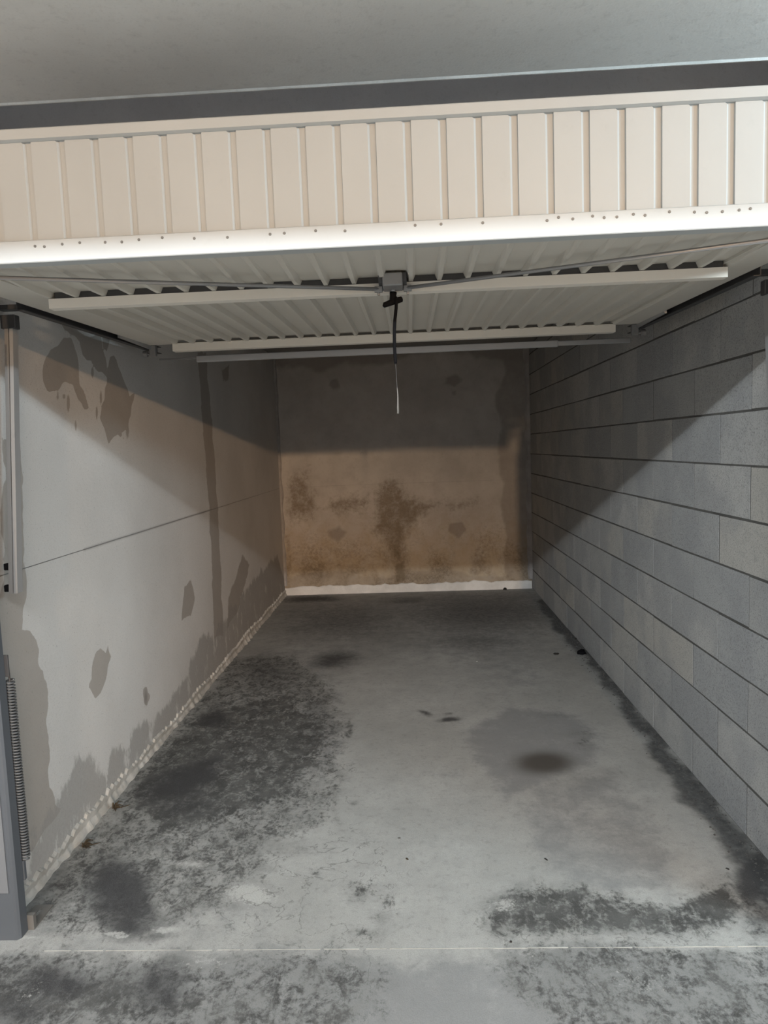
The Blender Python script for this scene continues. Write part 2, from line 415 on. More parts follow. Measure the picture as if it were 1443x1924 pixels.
    mx(R1, pix_ell(P, 1022, 1433, 62, 24, f), 1.0); mx(R1, pix_ell(P, 1090, 1460, 120, 34, f), .32); mx(R1, pix_ell(P, 930, 1235, 120, 16, f), .28)
    for (x, y, rx, ry, k) in [(205,1745,35,8,1),(290,1738,40,10,.85),(470,1690,70,25,.85),(360,1630,60,12,.7),(560,1640,40,60,.55),(250,1480,60,10,.5),(270,1520,10,40,.5),(40,1760,40,8,.9),(60,1870,60,40,.5),(380,1800,120,20,.55),(1390,1670,40,40,.45),(960,1715,40,14,.75),(1200,1850,160,50,.5),(1010,1810,60,10,.55)]:
        mx(G1, pix_ell(Pw, x, y, rx, ry, f), k)
    for (x, y, rx, ry) in [(640,1660,120,110),(560,1840,180,90),(620,1480,60,120),(1150,1730,260,60),(450,1620,150,120)]:
        mx(B1, pix_ell(P, x, y, rx, ry, f), 1)
    o = np.ones(len(P))
    return np.stack([R, G, B, o], -1), np.stack([R1, G1, B1, o], -1)
me = grid_mesh('floor', axis(-1.5, 1.35, .016, -5.0, 5.0), axis(1.1, 7.2, .016, -14, 7.4), lambda U, V: (U, V, U*0), floor_masks)
floor = struct(link('floor', me, None, M['floor']), 'stained grey concrete garage floor with dark tyre and oil marks')
# pale filled joint across the threshold
bm = BM(); x = -1.19
while x < 1.45:
    l = random.uniform(.05, .16); w = random.uniform(.0006, .0019); y = 1.952 + random.uniform(-.001, .001)
    box(bm, x, min(x + l, 1.45), y - w, y + w, -.004, .0012)
    x += l + (random.uniform(0, .02) if random.random() < .4 else 0)
struct(obj('trim_1', bm, M['chalk']), 'thin pale filled joint line across the floor at the threshold')

# ------------------------------------------------------------------ left wall: two poured panels with a seam
SEAM = 1.139
def left_masks(P):
    Pw = warp(P, .011, 3.0, 11); z = np.zeros(len(P)); f = on_left
    R, G, B = z.copy(), z.copy(), z.copy()
    def mx(A, v, k=1.0): np.maximum(A, v*k, out=A)
    for poly, k, soft in [
        ([(100,650),(118,638),(133,641),(142,672),(148,700),(152,722),(160,735),(167,765),(158,768),(148,752),(140,730),(118,719),(105,727),(90,731),(81,712),(77,690),(85,668)], 1, .012),
        ([(112,612),(142,620),(188,630),(200,690),(202,716),(182,698),(172,672),(155,668),(148,640),(120,628)], .95, .012),
        ([(215,667),(232,700),(240,730),(243,745),(257,746),(247,768),(240,800),(228,813),(238,831),(225,817),(207,839),(198,812),(189,788),(192,776),(197,752),(200,720),(203,690)], 1, .012),
        ([(190,620),(206,640),(204,672),(194,660)], .8, .012),
        ([(369,660),(388,660),(403,850),(411,960),(416,1080),(420,1200),(402,1200),(397,1050),(388,900)], .74, .03),
        ([(0,820),(38,830),(42,930),(46,1060),(45,1180),(58,1183),(72,1220),(70,1245),(80,1262),(86,1295),(90,1400),(88,1480),(100,1508),(118,1520),(60,1600),(0,1500)], .85, .015),
        ([(168,1262),(180,1220),(190,1212),(200,1222),(203,1210),(213,1237),(200,1282),(175,1313),(163,1290)], .85, .014),
        ([(345,1100),(360,1088),(366,1120),(358,1160),(342,1166)], .8, .03),
        ([(268,1300),(275,1290),(280,1310),(277,1332),(270,1325)], .8, .01),
        ([(430,1120),(455,1040),(470,1060),(450,1140),(425,1190)], .8, .05),
        ([(415,690),(432,680),(430,720),(418,725)], .6, .03)]:
        mx(R, pix_poly(Pw, poly, f, soft), k)
    for x, y, rx, ry, k in [(128,757,4,24,.8),(142,800,3,16,.8),(201,772,4,30,.7),(182,775,3,20,.75),(108,745,4,20,.6),(174,700,4,16,.75),(120,745,6,10,.62),(190,745,4,24,.65),(240,810,6,30,.6)]:
        mx(R, pix_ell(P, x, y, rx, ry, f), k)
    low = [(40,1700),(60,1560),(95,1512),(130,1440),(150,1400),(190,1440),(215,1400),(240,1385),(255,1360),(300,1330),(345,1270),(375,1190),(400,1190),(440,1130),(480,1080),(520,1040),(545,1110),(245,1480)]
    mx(G, pix_poly(Pw, low, f, .06), .68)
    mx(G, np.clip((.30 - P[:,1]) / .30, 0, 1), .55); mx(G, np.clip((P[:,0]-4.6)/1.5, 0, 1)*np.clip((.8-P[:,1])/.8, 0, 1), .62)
    mx(B, pix_ell(P, 274, 1310, 4, 18, f), .6)
    mx(B, np.exp(-((P[:,1]-(SEAM))/.008)**2)*(np.abs(P[:,0]-3.7) < .9), .55)
    return (np.stack([R, G, B, np.ones(len(P))], -1),)
def bumpy(U, V, amp):
    return amp*(np.sin(U*2.3+V*1.7)*.5 + np.sin(U*5.1-V*3.9+1)*.3 + np.sin(U*11.7+V*9.1+2)*.2)
wl = BM(); box(wl, XL - .18, XL - .005, 2.05, YB + .2, 0, 2.5)
wall_left = struct(obj('wall_left', wl, M['plain']), 'pale rendered concrete left wall with bare patches and a horizontal seam')
ys = np.concatenate([np.arange(2.05, 4.195, .0125), np.arange(4.2, YB + .01, .02)])
for z0, z1 in ((0, SEAM - .0016), (SEAM + .0016, 2.5)):
    zs = np.linspace(z0, z1, int((z1 - z0)/.0125))
    def fn(U, V):
        X = XL + bumpy(U, V, .002)
        return (X, U, V)
    link('panel', grid_mesh('panel', ys, zs, fn, left_masks), wall_left, M['left'])

# mortar fillet along its foot: rough, triangular, broken edge
def fillet(name, y0, y1, mat, label):
    bm = BM(); prev = None; y = y0
    while y <= y1:
        q = mnoise.noise(Vector((y*3, 1.3, 0))); q2 = mnoise.noise(Vector((y*21, 4.1, 0))); q3 = mnoise.noise(Vector((y*40, 8.1, 2)))
        w = .020 + .010*q + .012*q2; h_ = .062 + .028*q + .026*q3
        prof = [(XL - .004, 0), (XL + w, -.002), (XL + w*(.85 + .1*q3), .012 + .006*q2), (XL + w*.45, h_*(.45 + .08*q2)), (XL + .012, h_*.85), (XL - .004, h_)]
        ring = [bm.verts.new((a_, y, c_)) for a_, c_ in prof]
        if prev:
            for k in range(len(prof) - 1): bm.faces.new((prev[k], prev[k+1], ring[k+1], ring[k]))
        else: bm.faces.new(ring)
        prev = ring; y += .011
    bm.faces.new(prev[::-1])
    return struct(obj(name, bm, mat), label)
fillet('baseboard_left', 2.06, YB - .001, M['fillet'], 'rough whitish mortar fillet along the foot of the left wall')

# ------------------------------------------------------------------ back wall
def back_masks(P):
    Pw = warp(P, .015, 1.8, 21); z = np.zeros(len(P)); f = on_back
    R, G, B = z.copy(), z.copy(), z.copy()
    def mx(A, v, k=1.0): np.maximum(A, v*k, out=A)
    for poly, k, soft in [
        ([(480,600),(1030,600),(1010,690),(940,680),(900,672),(850,668),(800,668),(760,676),(720,692),(680,690),(650,684),(600,700),(560,692),(515,700)], .75, .06),  # darker band along the top of the wall
        ([(938,670),(1030,660),(1030,1120),(945,1100),(944,990),(938,900),(933,800),(930,740),(942,700)], .62, .03),
        ([(620,712),(635,708),(641,728),(628,736),(615,728)], .75, .03), ([(835,705),(855,698),(870,712),(855,725),(832,720)], .85, .04),
        ([(846,733),(860,731),(862,745),(848,748)], .7, .03),
        ([(612,995),(635,988),(655,998),(637,1022),(622,1012)], .72, .035), ([(840,985),(872,982),(877,998),(862,1014),(842,1003)], .85, .03),
        ([(530,1085),(640,1070),(700,1080),(760,1075),(830,1065),(900,1078),(1000,1075),(1010,1110),(530,1115)], .55, .03)]:
        mx(R, pix_poly(Pw, poly, f, soft), k)
    for poly, k, soft in [
        ([(700,930),(730,895),(750,900),(770,925),(835,945),(800,975),(775,1000),(765,1060),(755,1100),(730,1085),(715,1020),(690,990)], .80, .12),
        ([(535,895),(580,880),(600,950),(590,985),(545,985),(535,960)], .72, .10), ([(620,930),(700,925),(700,960),(640,975),(600,960)], .66, .10),
        ([(830,930),(900,930),(900,965),(840,970)], .62, .10), ([(560,1060),(620,1050),(620,1095),(560,1100)], .5, .06), ([(735,1060),(760,1050),(762,1095),(735,1095)], .95, .04),
        ([(535,1000),(545,1000),(548,1090),(536,1095)], .7, .04), ([(880,1040),(930,1050),(940,1090),(880,1080)], .55, .06)]:
        mx(G, pix_poly(Pw, poly, f, soft), k)
    mx(B, np.clip((1.25 - P[:,1]) / 1.0, 0, 1), .85)
    return (np.stack([R, G, B, np.ones(len(P))], -1),)
bm = BM(); box(bm, XL - .18, XR + .2, YB + .012, YB + .2, 0, 2.55)
wall_back = struct(obj('wall_back', bm, M['plain']), 'mouldy ochre stained concrete back wall')
for z0, z1 in ((0, SEAM + .005), (SEAM + .0068, 2.55)):
    zs = np.linspace(z0, z1, int((z1 - z0)/.02))
    def fn(U, V):
        Y = YB + bumpy(U, V, .003)
        return (U, Y, V)
    link('panel', grid_mesh('panel', np.arange(XL - .01, XR + .03, .02), zs, fn, back_masks), wall_back, M['back'])
# white plinth strip, ragged top
bm = BM(); prev = None; x = XL
while x <= XR + .001:
    q = mnoise.noise(Vector((x*4, 0, 7))); q2 = mnoise.noise(Vector((x*17, 3, 7)))
    h_ = .088 + .028*q + .016*q2
    prof = [(YB + .004, 0), (YB - .022 - .004*q2, 0), (YB - .018 - .005*q, h_*.6), (YB - .008, h_*.93), (YB + .004, h_)]
    ring = [bm.verts.new((x, a_, c_)) for a_, c_ in prof]
    if prev:
        for k in range(len(prof) - 1): bm.faces.new((prev[k], prev[k+1], ring[k+1], ring[k]))
    prev = ring; x += .02
struct(obj('baseboard_back', bm, M['plinth']), 'ragged white painted strip along the foot of the back wall')
# mortar seams in the two back corners
def corner_seam(name, xc, side, w0, label):
    bm = BM(); prev = None; z = .10
    while z < 2.6:
        q = mnoise.noise(Vector((z*6, side, 2)))
        w = w0*(1 + .5*q)
        ring = [bm.verts.new((xc - side*.004, YB - w*.8, z)), bm.verts.new((xc + side*w*.6, YB - w*.5, z)), bm.verts.new((xc + side*w, YB + .004, z))]
        if prev:
            for k in range(2): bm.faces.new((prev[k], prev[k+1], ring[k+1], ring[k]))
        prev = ring; z += .05
    return struct(obj(name, bm, M['seam']), label)
corner_seam('trim_2', XL, 1, .03, 'mortar seam in the back left corner')
corner_seam('trim_3', XR - .004, -1, .045, 'pale mortar seam in the back right corner')

# ------------------------------------------------------------------ right wall: single concrete blocks
bm = BM(); box(bm, XR + .0009, XR + .2, 2.05, YB + .2, 0, 2.5)
wall_right = struct(obj('wall_right', bm, M['mortar']), 'right wall of hollow concrete blocks in running bond with dark joints')
def block_mesh(L, Hh):
    bm = BM(); box(bm, 0, .05, 0, L, 0, Hh)
    front = [e for e in bm.edges if all(abs(v.co.x) < 1e-6 for v in e.verts)]
    bmesh.ops.bevel(bm, geom=front, offset=.0012, segments=1, affect='EDGES', profile=.5)
    bmesh.ops.recalc_face_normals(bm, faces=bm.faces[:])
    me = bpy.data.meshes.new('block'); bm.to_mesh(me); bm.free(); me.materials.append(M['block']); return me
cache = {}
Z0, Y0 = .203, 2.5317
for row in range(-1, 13):
    zb = Z0 + .2*row; zt = zb + .2
    if row == -1: zb = 0.0
    zt = min(zt, 2.5)
    if zt - zb < .05: continue
    i = 8 - row                       # course counted from the joint under the door
    start = Y0 + (.25 if i % 2 == 0 else 0) - 1.0
    y = start
    while y < YB:
        a0, a1 = max(y, 2.052), min(y + .5, YB + .02)
        if a1 - a0 > .03:
            L = round(a1 - a0 - .0044, 4); hh = round(zt - zb - .008, 4)
            if (L, hh) not in cache: cache[(L, hh)] = block_mesh(L, hh)
            o = link('block', cache[(L, hh)], wall_right)
            o.location = (XR + random.uniform(-.0004, .0004), a0 + .0022, zb + (.004 if row >= 0 else .002) + random.uniform(-.0012, .0012))
            o.rotation_euler = (random.uniform(-.003, .003), 0, random.uniform(-.0012, .0012))
        y += .5

# fronts of the neighbouring garages along the lane
for nm, x0, x1, lb in (('wall_front_left', -5, XL - .185, 'plain concrete front beside the garage on the left'), ('wall_front_right', XR + .205, 5, 'plain concrete front beside the garage on the right')):
    bm = BM(); box(bm, x0, x1, 2.06, 2.149, 0, 2.599); struct(obj(nm, bm, M['plain']), lb)

# ------------------------------------------------------------------ ceiling, recess and lintel over the door
bm = BM(); box(bm, -5, 5, -0.075, 2.15, 2.60, 2.9)  # unseen front edge placed to keep lane light off the door apron
ceiling = struct(obj('ceiling', bm, M['ceiling']), 'grey concrete ceiling slab of the access lane')
bm = BM(); box(bm, -9, 9, -14, -0.08, 4.0, 4.2)  # unseen slab added to block overhead sky light from the floor
struct(obj('ceiling_sky_block', bm, M['ceiling']), 'added unseen slab behind the camera blocking overhead light')
bm = BM(); x = -3.0                       # rough lip along the slab edge
prev = None
while x <= 3.0:
    q = mnoise.noise(Vector((x*7, 2, 0))); q2 = mnoise.noise(Vector((x*1.6, 9, 0)))
    w = .0045 + .003*q; y = 2.15
    ring = [bm.verts.new(p) for p in ((x, y - .010 - .004*q2, 2.6005), (x, y - .004, 2.597 - w*.5), (x, y + .003, 2.598 - w*.4), (x, y + .003, 2.606))]
    if prev:
        for k in range(3): bm.faces.new((prev[k], prev[k+1], ring[k+1], ring[k]))
    prev = ring; x += .03
struct(obj('trim_4', bm, M['lip']), 'pale broken lip along the edge of the ceiling slab')
bm = BM(); box(bm, -3, 3, 2.15, 2.75, 2.95, 3.1)
struct(obj('ceiling_recess', bm, M['lintel']), 'dark underside of the recess above the garage door')
bm = BM(); prism_y(bm, [(-3, 2.949), (-3, 2.505), (XL + .001, 2.505), (XL + .001, 2.12), (XR - .003, 2.12), (XR - .003, 2.505), (3, 2.505), (3, 2.949)], 2.60, 2.75)
struct(obj('wall_front', bm, M['lintel']), 'dark lintel wall above the open garage door')
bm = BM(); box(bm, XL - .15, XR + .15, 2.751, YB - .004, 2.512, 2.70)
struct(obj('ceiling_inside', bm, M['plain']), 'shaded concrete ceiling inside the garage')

# ------------------------------------------------------------------ garage door (folded open)
DX0, DX1 = -1.220, 1.060                   # leaf edges
FY, FZ0, FZ1 = 1.720, 2.005, 2.324         # ribbed apron: plane, bottom, top
RY = 3.25                                  # rear edge of the leaf
PITCH_X, RIB0 = .0848, -.9165
def leaf_z(y): return 2.016 + (y - FY)*.026
door = empty('garage_door', (-.08, 2.5, 2.03), 'white ribbed steel up-and-over garage door hanging open under the ceiling', 'garage door'); door['kind'] = 'thing'
ribs = [RIB0 + PITCH_X*k for k in range(-3, 24)]
ribs = [x for x in ribs if DX0 + .05 < x < DX1 - .04]
# apron: backing sheet, raised pans, rails
bm = BM(); box(bm, DX0 + .002, DX1 - .002, FY + .012, FY + .016, FZ0 + .03, FZ1 - .004)
obj('apron_sheet', bm, M['white'], door)
edges = [DX0 + .004] + ribs + [DX1 - .004]
for x0, x1 in zip(edges, edges[1:]):
    l = x0 + (.0085 if x0 in ribs else 0); r_ = x1 - (.0105 if x1 in ribs else 0)
    zb, zt = FZ0 + .053, FZ1 - .027
    bm = BM()
    # pan with a steep left flank and a sloping right flank, small corner notches at the top
    front = [(l + .001, zb + .001), (r_, zb + .001), (r_, zt - .006), (r_ - .005, zt - .001), (l + .001, zt - .001)]
    rear = [(l, zb), (r_ + .006, zb), (r_ + .006, zt - .005), (r_, zt), (l, zt)]
    fv = [bm.verts.new((x, FY + .006, z)) for x, z in front]; bk = [bm.verts.new((x, FY + .0125, z)) for x, z in rear]
    bm.faces.new(fv); k_ = len(fv)
    for k in range(k_): bm.faces.new((fv[k], bk[k], bk[(k+1)%k_], fv[(k+1)%k_]))
    obj('panel', bm, M['white'], door)
bm = BM(); prism_x(bm, [(FY - .006, FZ1 - .026), (FY - .006, FZ1 - .003), (FY - .003, FZ1), (FY + .030, FZ1), (FY + .030, FZ1 - .026), (FY + .004, FZ1 - .029)], DX0, DX1)
obj('top_rail', bm, M['white'], door)
bm = BM(); prism_x(bm, [(FY - .008, FZ0 + .052), (FY - .008, FZ0 + .002), (FY - .006, FZ0), (FY + .030, FZ0), (FY + .030, FZ0 + .008), (FY + .014, FZ0 + .008), (FY + .014, FZ0 + .056), (FY + .001, FZ0 + .056)], DX0, DX1)
bottom_rail = obj('bottom_rail', bm, M['white'], door)
# screws and dents along the bottom rail
sm = bpy.data.meshes.new('screw'); bm = BM()
tube(bm, [(0, -.0009, 0), (0, .003, 0)], [.0032, .0048], 8); bmesh.ops.recalc_face_normals(bm, faces=bm.faces[:]); bm.to_mesh(sm); bm.free(); sm.materials.append(M['scuff'])
for px in (75, 93, 128, 162, 211, 243, 276, 321, 382, 445, 526, 553, 612, 667, 798, 846, 923, 1041, 1062, 1088, 1124, 1145, 1168, 1198, 1219, 1263, 1308, 1330, 1358, 1388, 1408):
    x = -1.0065 + (px/1443.0)*1.871
    s = link('screw', sm, bottom_rail); s.location = (x, FY - .0083, FZ0 + .040 + random.uniform(-.004, .004))
    s.location -= Vector((0, 0, 0))
# leaf: ribbed sheet seen from below
bm = BM()
hexa(bm, [(DX0 + .002, FY + .02, leaf_z(FY)), (DX1 - .002, FY + .02, leaf_z(FY)), (DX1 - .002, RY, leaf_z(RY)), (DX0 + .002, RY, leaf_z(RY)),
          (DX0 + .002, FY + .02, leaf_z(FY) + .004), (DX1 - .002, FY + .02, leaf_z(FY) + .004), (DX1 - .002, RY, leaf_z(RY) + .004), (DX0 + .002, RY, leaf_z(RY) + .004)])
obj('leaf_sheet', bm, M['white_in'], door)
D = .018
rib_me = None
for x in ribs:
    if x < DX0 + .11 or x > DX1 - .10: continue
    if rib_me is None:
        bm = BM(); prev = None
        for y_, d_ in ((FY + .05, .0015), (FY + .14, .007), (FY + .30, D), (RY - .01, D)):
            za = leaf_z(y_)
            ring = [bm.verts.new((x_, y_, z_)) for x_, z_ in ((-.014, za + .001), (-.006, za - d_), (.006, za - d_), (.014, za + .001))]
            if prev:
                for k in range(4): bm.faces.new((prev[k], prev[(k+1)%4], ring[(k+1)%4], ring[k]))
            else: bm.faces.new(ring)
            prev = ring
        bm.faces.new(prev[::-1])
        bmesh.ops.recalc_face_normals(bm, faces=bm.faces[:])
        rib_me = bpy.data.meshes.new('rib'); bm.to_mesh(rib_me); bm.free(); rib_me.materials.append(M['white_in'])
    o = link('rib', rib_me, door); o.location += Vector((x, 0, 0))
for x0, x1, s in ((DX0, DX0 + .125, 1), (DX1 - .115, DX1, -1)):      # flat side bands with a folded lip
    bm = BM()
    za, zb = leaf_z(FY + .02), leaf_z(RY)
    hexa(bm, [(x0, FY + .02, za - .013), (x1, FY + .02, za - .013), (x1, RY + .02, zb - .013), (x0, RY + .02, zb - .013),
              (x0, FY + .02, za - .001), (x1, FY + .02, za - .001), (x1, RY + .02, zb - .001), (x0, RY + .02, zb - .001)])
    xi0, xi1 = (x1 - .045, x1 - .040) if s > 0 else (x0 + .040, x0 + .045)
    obj('side_band', bm, M['white_in'], door)
    bm = BM()
    xi0, xi1 = (x1 + .0, x1 + .012) if s > 0 else (x0 - .012, x0)
    hexa(bm, [(xi0, FY + .02, za - .009), (xi1, FY + .02, za - .009), (xi1, RY, zb - .009), (xi0, RY, zb - .009),
              (xi0, FY + .02, za), (xi1, FY + .02, za), (xi1, RY, zb), (xi0, RY, zb)])
    obj('band_fold', bm, M['white_in'], door)
# mid stiffener (hat section) and rear rail
SY = 2.10
bm = BM(); zt = leaf_z(SY) - .020; prism_x(bm, [(SY, zt), (SY - .001, zt - .029), (SY + .030, zt - .030), (SY + .031, zt + .002), (SY + .028, zt + .002), (SY + .026, zt - .002)], DX0 + .133, DX1 - .118)
stf = obj('stiffener', bm, M['white_rail'], door)
bm = BM(); box(bm, DX0 + .15, DX1 - .13, SY + .005, SY + .024, zt - .003, leaf_z(SY) - .001); obj('stiffener_gap_shade', bm, M['steel_dark'], stf)  # dark strip standing in for the shade in the gaps above the stiffener
bm = BM(); zt = leaf_z(RY) - .014; prism_x(bm, [(RY - .012, zt), (RY - .012, zt - .036), (RY + .03, zt - .036), (RY + .03, zt + .012)], DX0 + .118, DX1 - .108)
obj('rear_rail', bm, M['white_rail'], door)
# lock case, T handle, rods
lock = obj('lock_case', box(BM(), -.066, -.008, 2.02, 2.115, 1.980, 2.017, .003), M['zinc_dull'], door)
for x in (-.078, -.008):
    obj('lock_flange', box(BM(), x, x + .012, 2.03, 2.10, 1.992, 2.018, .001), M['steel_dark'], lock)
bm = BM(); tube(bm, [(-.037, 2.085, 1.984), (-.037, 2.085, 1.974)], .007, 10); obj('spindle', bm, M['zinc'], lock)
bm = BM()
tube(bm, [(-.037, 2.085, 1.975), (-.038, 2.085, 1.962), (-.040, 2.085, 1.948)], [.011, .010, .010], 10)
tube(bm, [(-.0690, 2.085, 1.9395), (-.066, 2.085, 1.9385), (-.054, 2.085, 1.942), (-.038, 2.085, 1.9475), (-.022, 2.085, 1.951), (-.012, 2.085, 1.9535), (-.0095, 2.085, 1.954)], [.004, .0078, .0084, .0095, .009, .0082, .004], 10)
obj('handle', bm, M['rubber'], door, True)
for name_, a0, a1 in (('lock_rod', (-.066, 2.083, 1.984), (-1.205, 1.752, 1.996)), ('lock_rod', (-.008, 2.083, 1.984), (1.045, 1.752, 1.996))):
    bm = BM(); tube(bm, [a0, a1], .0055, 8); rod = obj('lock_rod', bm, M['zinc_dull'], door, True)
    s = -1 if a1[0] < 0 else 1
    bm = BM(); xx = a0[0] + s*.014; box(bm, xx - .012, xx + .012, 2.074, 2.088, 1.975, 1.992, .0015); tube(bm, [(xx, 2.08, 1.966), (xx, 2.08, 1.979)], .004, 8)
    obj('rod_clamp', bm, M['zinc_dull'], rod)
    bm = BM(); box(bm, min(a1[0], a1[0] - s*.05), max(a1[0], a1[0] - s*.05), 1.742, 1.775, 1.988, 2.014, .002)
    obj('rod_guide', bm, M['steel_dark'], rod)
# rear corner hinge plates with rollers
for s, xe in ((-1, DX0), (1, DX1)):
    za = leaf_z(RY)
    bm = BM(); box(bm, min(xe, xe + s*.010), max(xe, xe + s*.010), RY - .32, RY + .06, za - .030, za - .012)
    hp = obj('hinge_plate', bm, M['zinc'], door)
    bm = BM(); box(bm, min(xe - s*.02, xe + s*.010), max(xe - s*.02, xe + s*.010), RY + .03, RY + .055, za - .062, za - .012, .002)
    br = obj('roller_bracket', bm, M['zinc_dull'], door)
    bm = BM(); tube(bm, [(xe + s*.008, RY + .042, za - .050), (xe + s*.026, RY + .042, za - .050)], .006, 8)
    tube(bm, [(xe + s*.022, RY + .042, za - .050), (xe + s*.042, RY + .042, za - .050)], [.015, .015], 12)
    obj('roller', bm, M['zinc_dull'], br)
# lift arms: two parallel flat profiles, leaning back as they rise
for s, xe in ((-1, -1.300), (1, 1.140)):
    arm = None
    for k, (dx, wd, mt) in enumerate(((0, .0125, 'zinc'), (.0155, .0135, 'zinc_dull'))):
        xa = xe + s*dx; xb = xa + s*wd; x0, x1 = min(xa, xb), max(xa, xb)
        y_b, y_t, zb, zt = 2.16, 2.268, 1.088, 1.985
        bm = BM(); hexa(bm, [(x0, y_b, zb), (x1, y_b, zb), (x1, y_b + .03, zb), (x0, y_b + .03, zb), (x0, y_t, zt), (x1, y_t, zt), (x1, y_t + .03, zt), (x0, y_t + .03, zt)])
        o = obj('lift_arm', bm, M[mt], door)
        arm = arm or o
    bm = BM(); xa, xb = xe - s*.01, xe + s*.04
    box(bm, min(xa, xb), max(xa, xb), 2.262, 2.292, 1.955, 2.000, .002); obj('pivot_bracket', bm, M['steel_dark'], arm)
    for zc in (1.105, 1.175):
        bm = BM(); xa, xb = xe + s*.0285, xe + s*.046; yc = 2.16 + (zc - 1.088)*.12
        box(bm, min(xa, xb), max(xa, xb), yc, yc + .02, zc - .012, zc + .010, .002); obj('rubber_stop', bm, M['rubber'], arm)

# ------------------------------------------------------------------ frame: posts, tracks, springs
frame = empty('door_framework', (-.08, 2.05, 0), 'grey steel frame and tracks of the garage door fixed to both walls', 'frame'); frame['kind'] = 'thing'
for s, xw in ((-1, XL), (1, XR)):
    xi = xw - s*.090                       # inner edge of the post
    # folded post profile: broad front face, step, return
    prof = [(xw + s*.14, 2.000), (xi + s*.012, 2.000), (xi + s*.006, 2.004), (xi, 2.010), (xi, 2.046), (xi + s*.016, 2.046), (xi + s*.016, 2.034), (xw + s*.14, 2.034)]
    bm = BM(); prism_z(bm, prof, .0, 2.10); post = obj('post', bm, M['grey_paint'], frame)
    bm = BM(); xa, xb = xw + s*.14, xi + s*.022
    box(bm, min(xa, xb), max(xa, xb), 1.996, 2.0, .16, 1.09, .001); obj('cover_plate', bm, M['grey_light'], post)
    bm = BM(); xa, xb = xw + s*.14, xi - s*.018
    box(bm, min(xa, xb), max(xa, xb), 1.985, 2.0, 1.105, 1.93, .002); obj('arm_plate', bm, M['grey_light'], post)
    # coil spring with hook plate
    xs = xi - s*.0005; pts = []; turns = 62; z_lo, z_hi = .235, .83
    for k in range(turns*9 + 1):
        t = k/(turns*9); an = k/9*2*math.pi
        pts.append((xs + .0125*math.cos(an), 2.066 + .0125*math.sin(an), z_hi + (z_lo - z_hi)*t))
    bm = BM(); tube(bm, pts, .0035, 5); spring = obj('spring', bm, M['steel_mid'], frame, True)
    bm = BM(); xa, xb = xi - s*.012, xi + s*.02
    box(bm, min(xa, xb), max(xa, xb), 2.047, 2.053, .845, .915, .001); tube(bm, [(xs, 2.066, .82), (xs, 2.066, .85), (xs, 2.055, .862)], .003, 6); obj('spring_hook', bm, M['steel_dark'], spring)
    bm = BM(); box(bm, min(xi - s*.004, xi + s*.02), max(xi - s*.004, xi + s*.02), 2.047, 2.06, .17, .235, .001); obj('spring_anchor', bm, M['grey_paint'], spring)
    # foot angle with a slot
    xf = xi + s*.042
    x0, x1 = min(xf, xf - s*.062), max(xf, xf - s*.062)
    bm = BM()
    for (a0, a1, b0, b1) in ((x0, x1, 2.062, 2.080), (x0, x1, 2.145, 2.165), (x0, x0 + .025, 2.080, 2.145), (x1 - .025, x1, 2.080, 2.145)):
        box(bm, a0, a1, b0, b1, 0, .005)
    box(bm, x0, x1, 2.047, 2.062, 0, .05)
    obj('foot_plate', bm, M['scuff'], frame)
    # horizontal track: C section from post to the back, hung beside the leaf
    xt = (DX0 - .012) if s < 0 else (DX1 + .012)
    zt = 2.0
    bm = BM()
    z_f, z_r = 2.006, 2.032
    def seg(xa, xb, da, db):
        x0, x1 = min(xa, xb), max(xa, xb)
        hexa(bm, [(x0, 2.22, z_f + da), (x1, 2.22, z_f + da), (x1, 3.46, z_r + da), (x0, 3.46, z_r + da), (x0, 2.22, z_f + db), (x1, 2.22, z_f + db), (x1, 3.46, z_r + db), (x0, 3.46, z_r + db)])
    seg(xt + s*.022, xt + s*.025, -.004, .030)
    seg(xt + s*.002, xt + s*.024, .027, .030)
    seg(xt + s*.002, xt + s*.024, -.004, -.001)
    obj('horizontal_track', bm, M['steel_dark'], frame)
    xa, xb = xt + s*.03, xw - s*.002
    for ya in (2.32,):
        obj('wall_bracket', box(BM(), min(xa, xb), max(xa, xb), ya, ya + .04, 2.030 + (.012 if ya > 3 else 0), 2.045 + (.012 if ya > 3 else 0)), M['steel_dark'], frame)
# telescopic cross bar behind the leaf
bm = BM(); box(bm, -1.055, .735, 3.44, 3.462, 1.978, 2.010, .003); cb = obj('cross_bar', bm, M['zinc'], frame)
bm = BM(); box(bm, .70, 1.085, 3.443, 3.459, 1.983, 2.006, .002); obj('inner_tube', bm, M['zinc'], cb)
bm = BM(); box(bm, -1.245, -1.02, 3.448, 3.456, 1.995, 2.004, .001); obj('inner_tube', bm, M['zinc_dull'], cb)
# head bar joining the two posts
bm = BM(); box(bm, XL + .002, XR - .003, 2.054, 2.09, 2.105, 2.155, .003); obj('head_bar', bm, M['grey_paint'], frame)

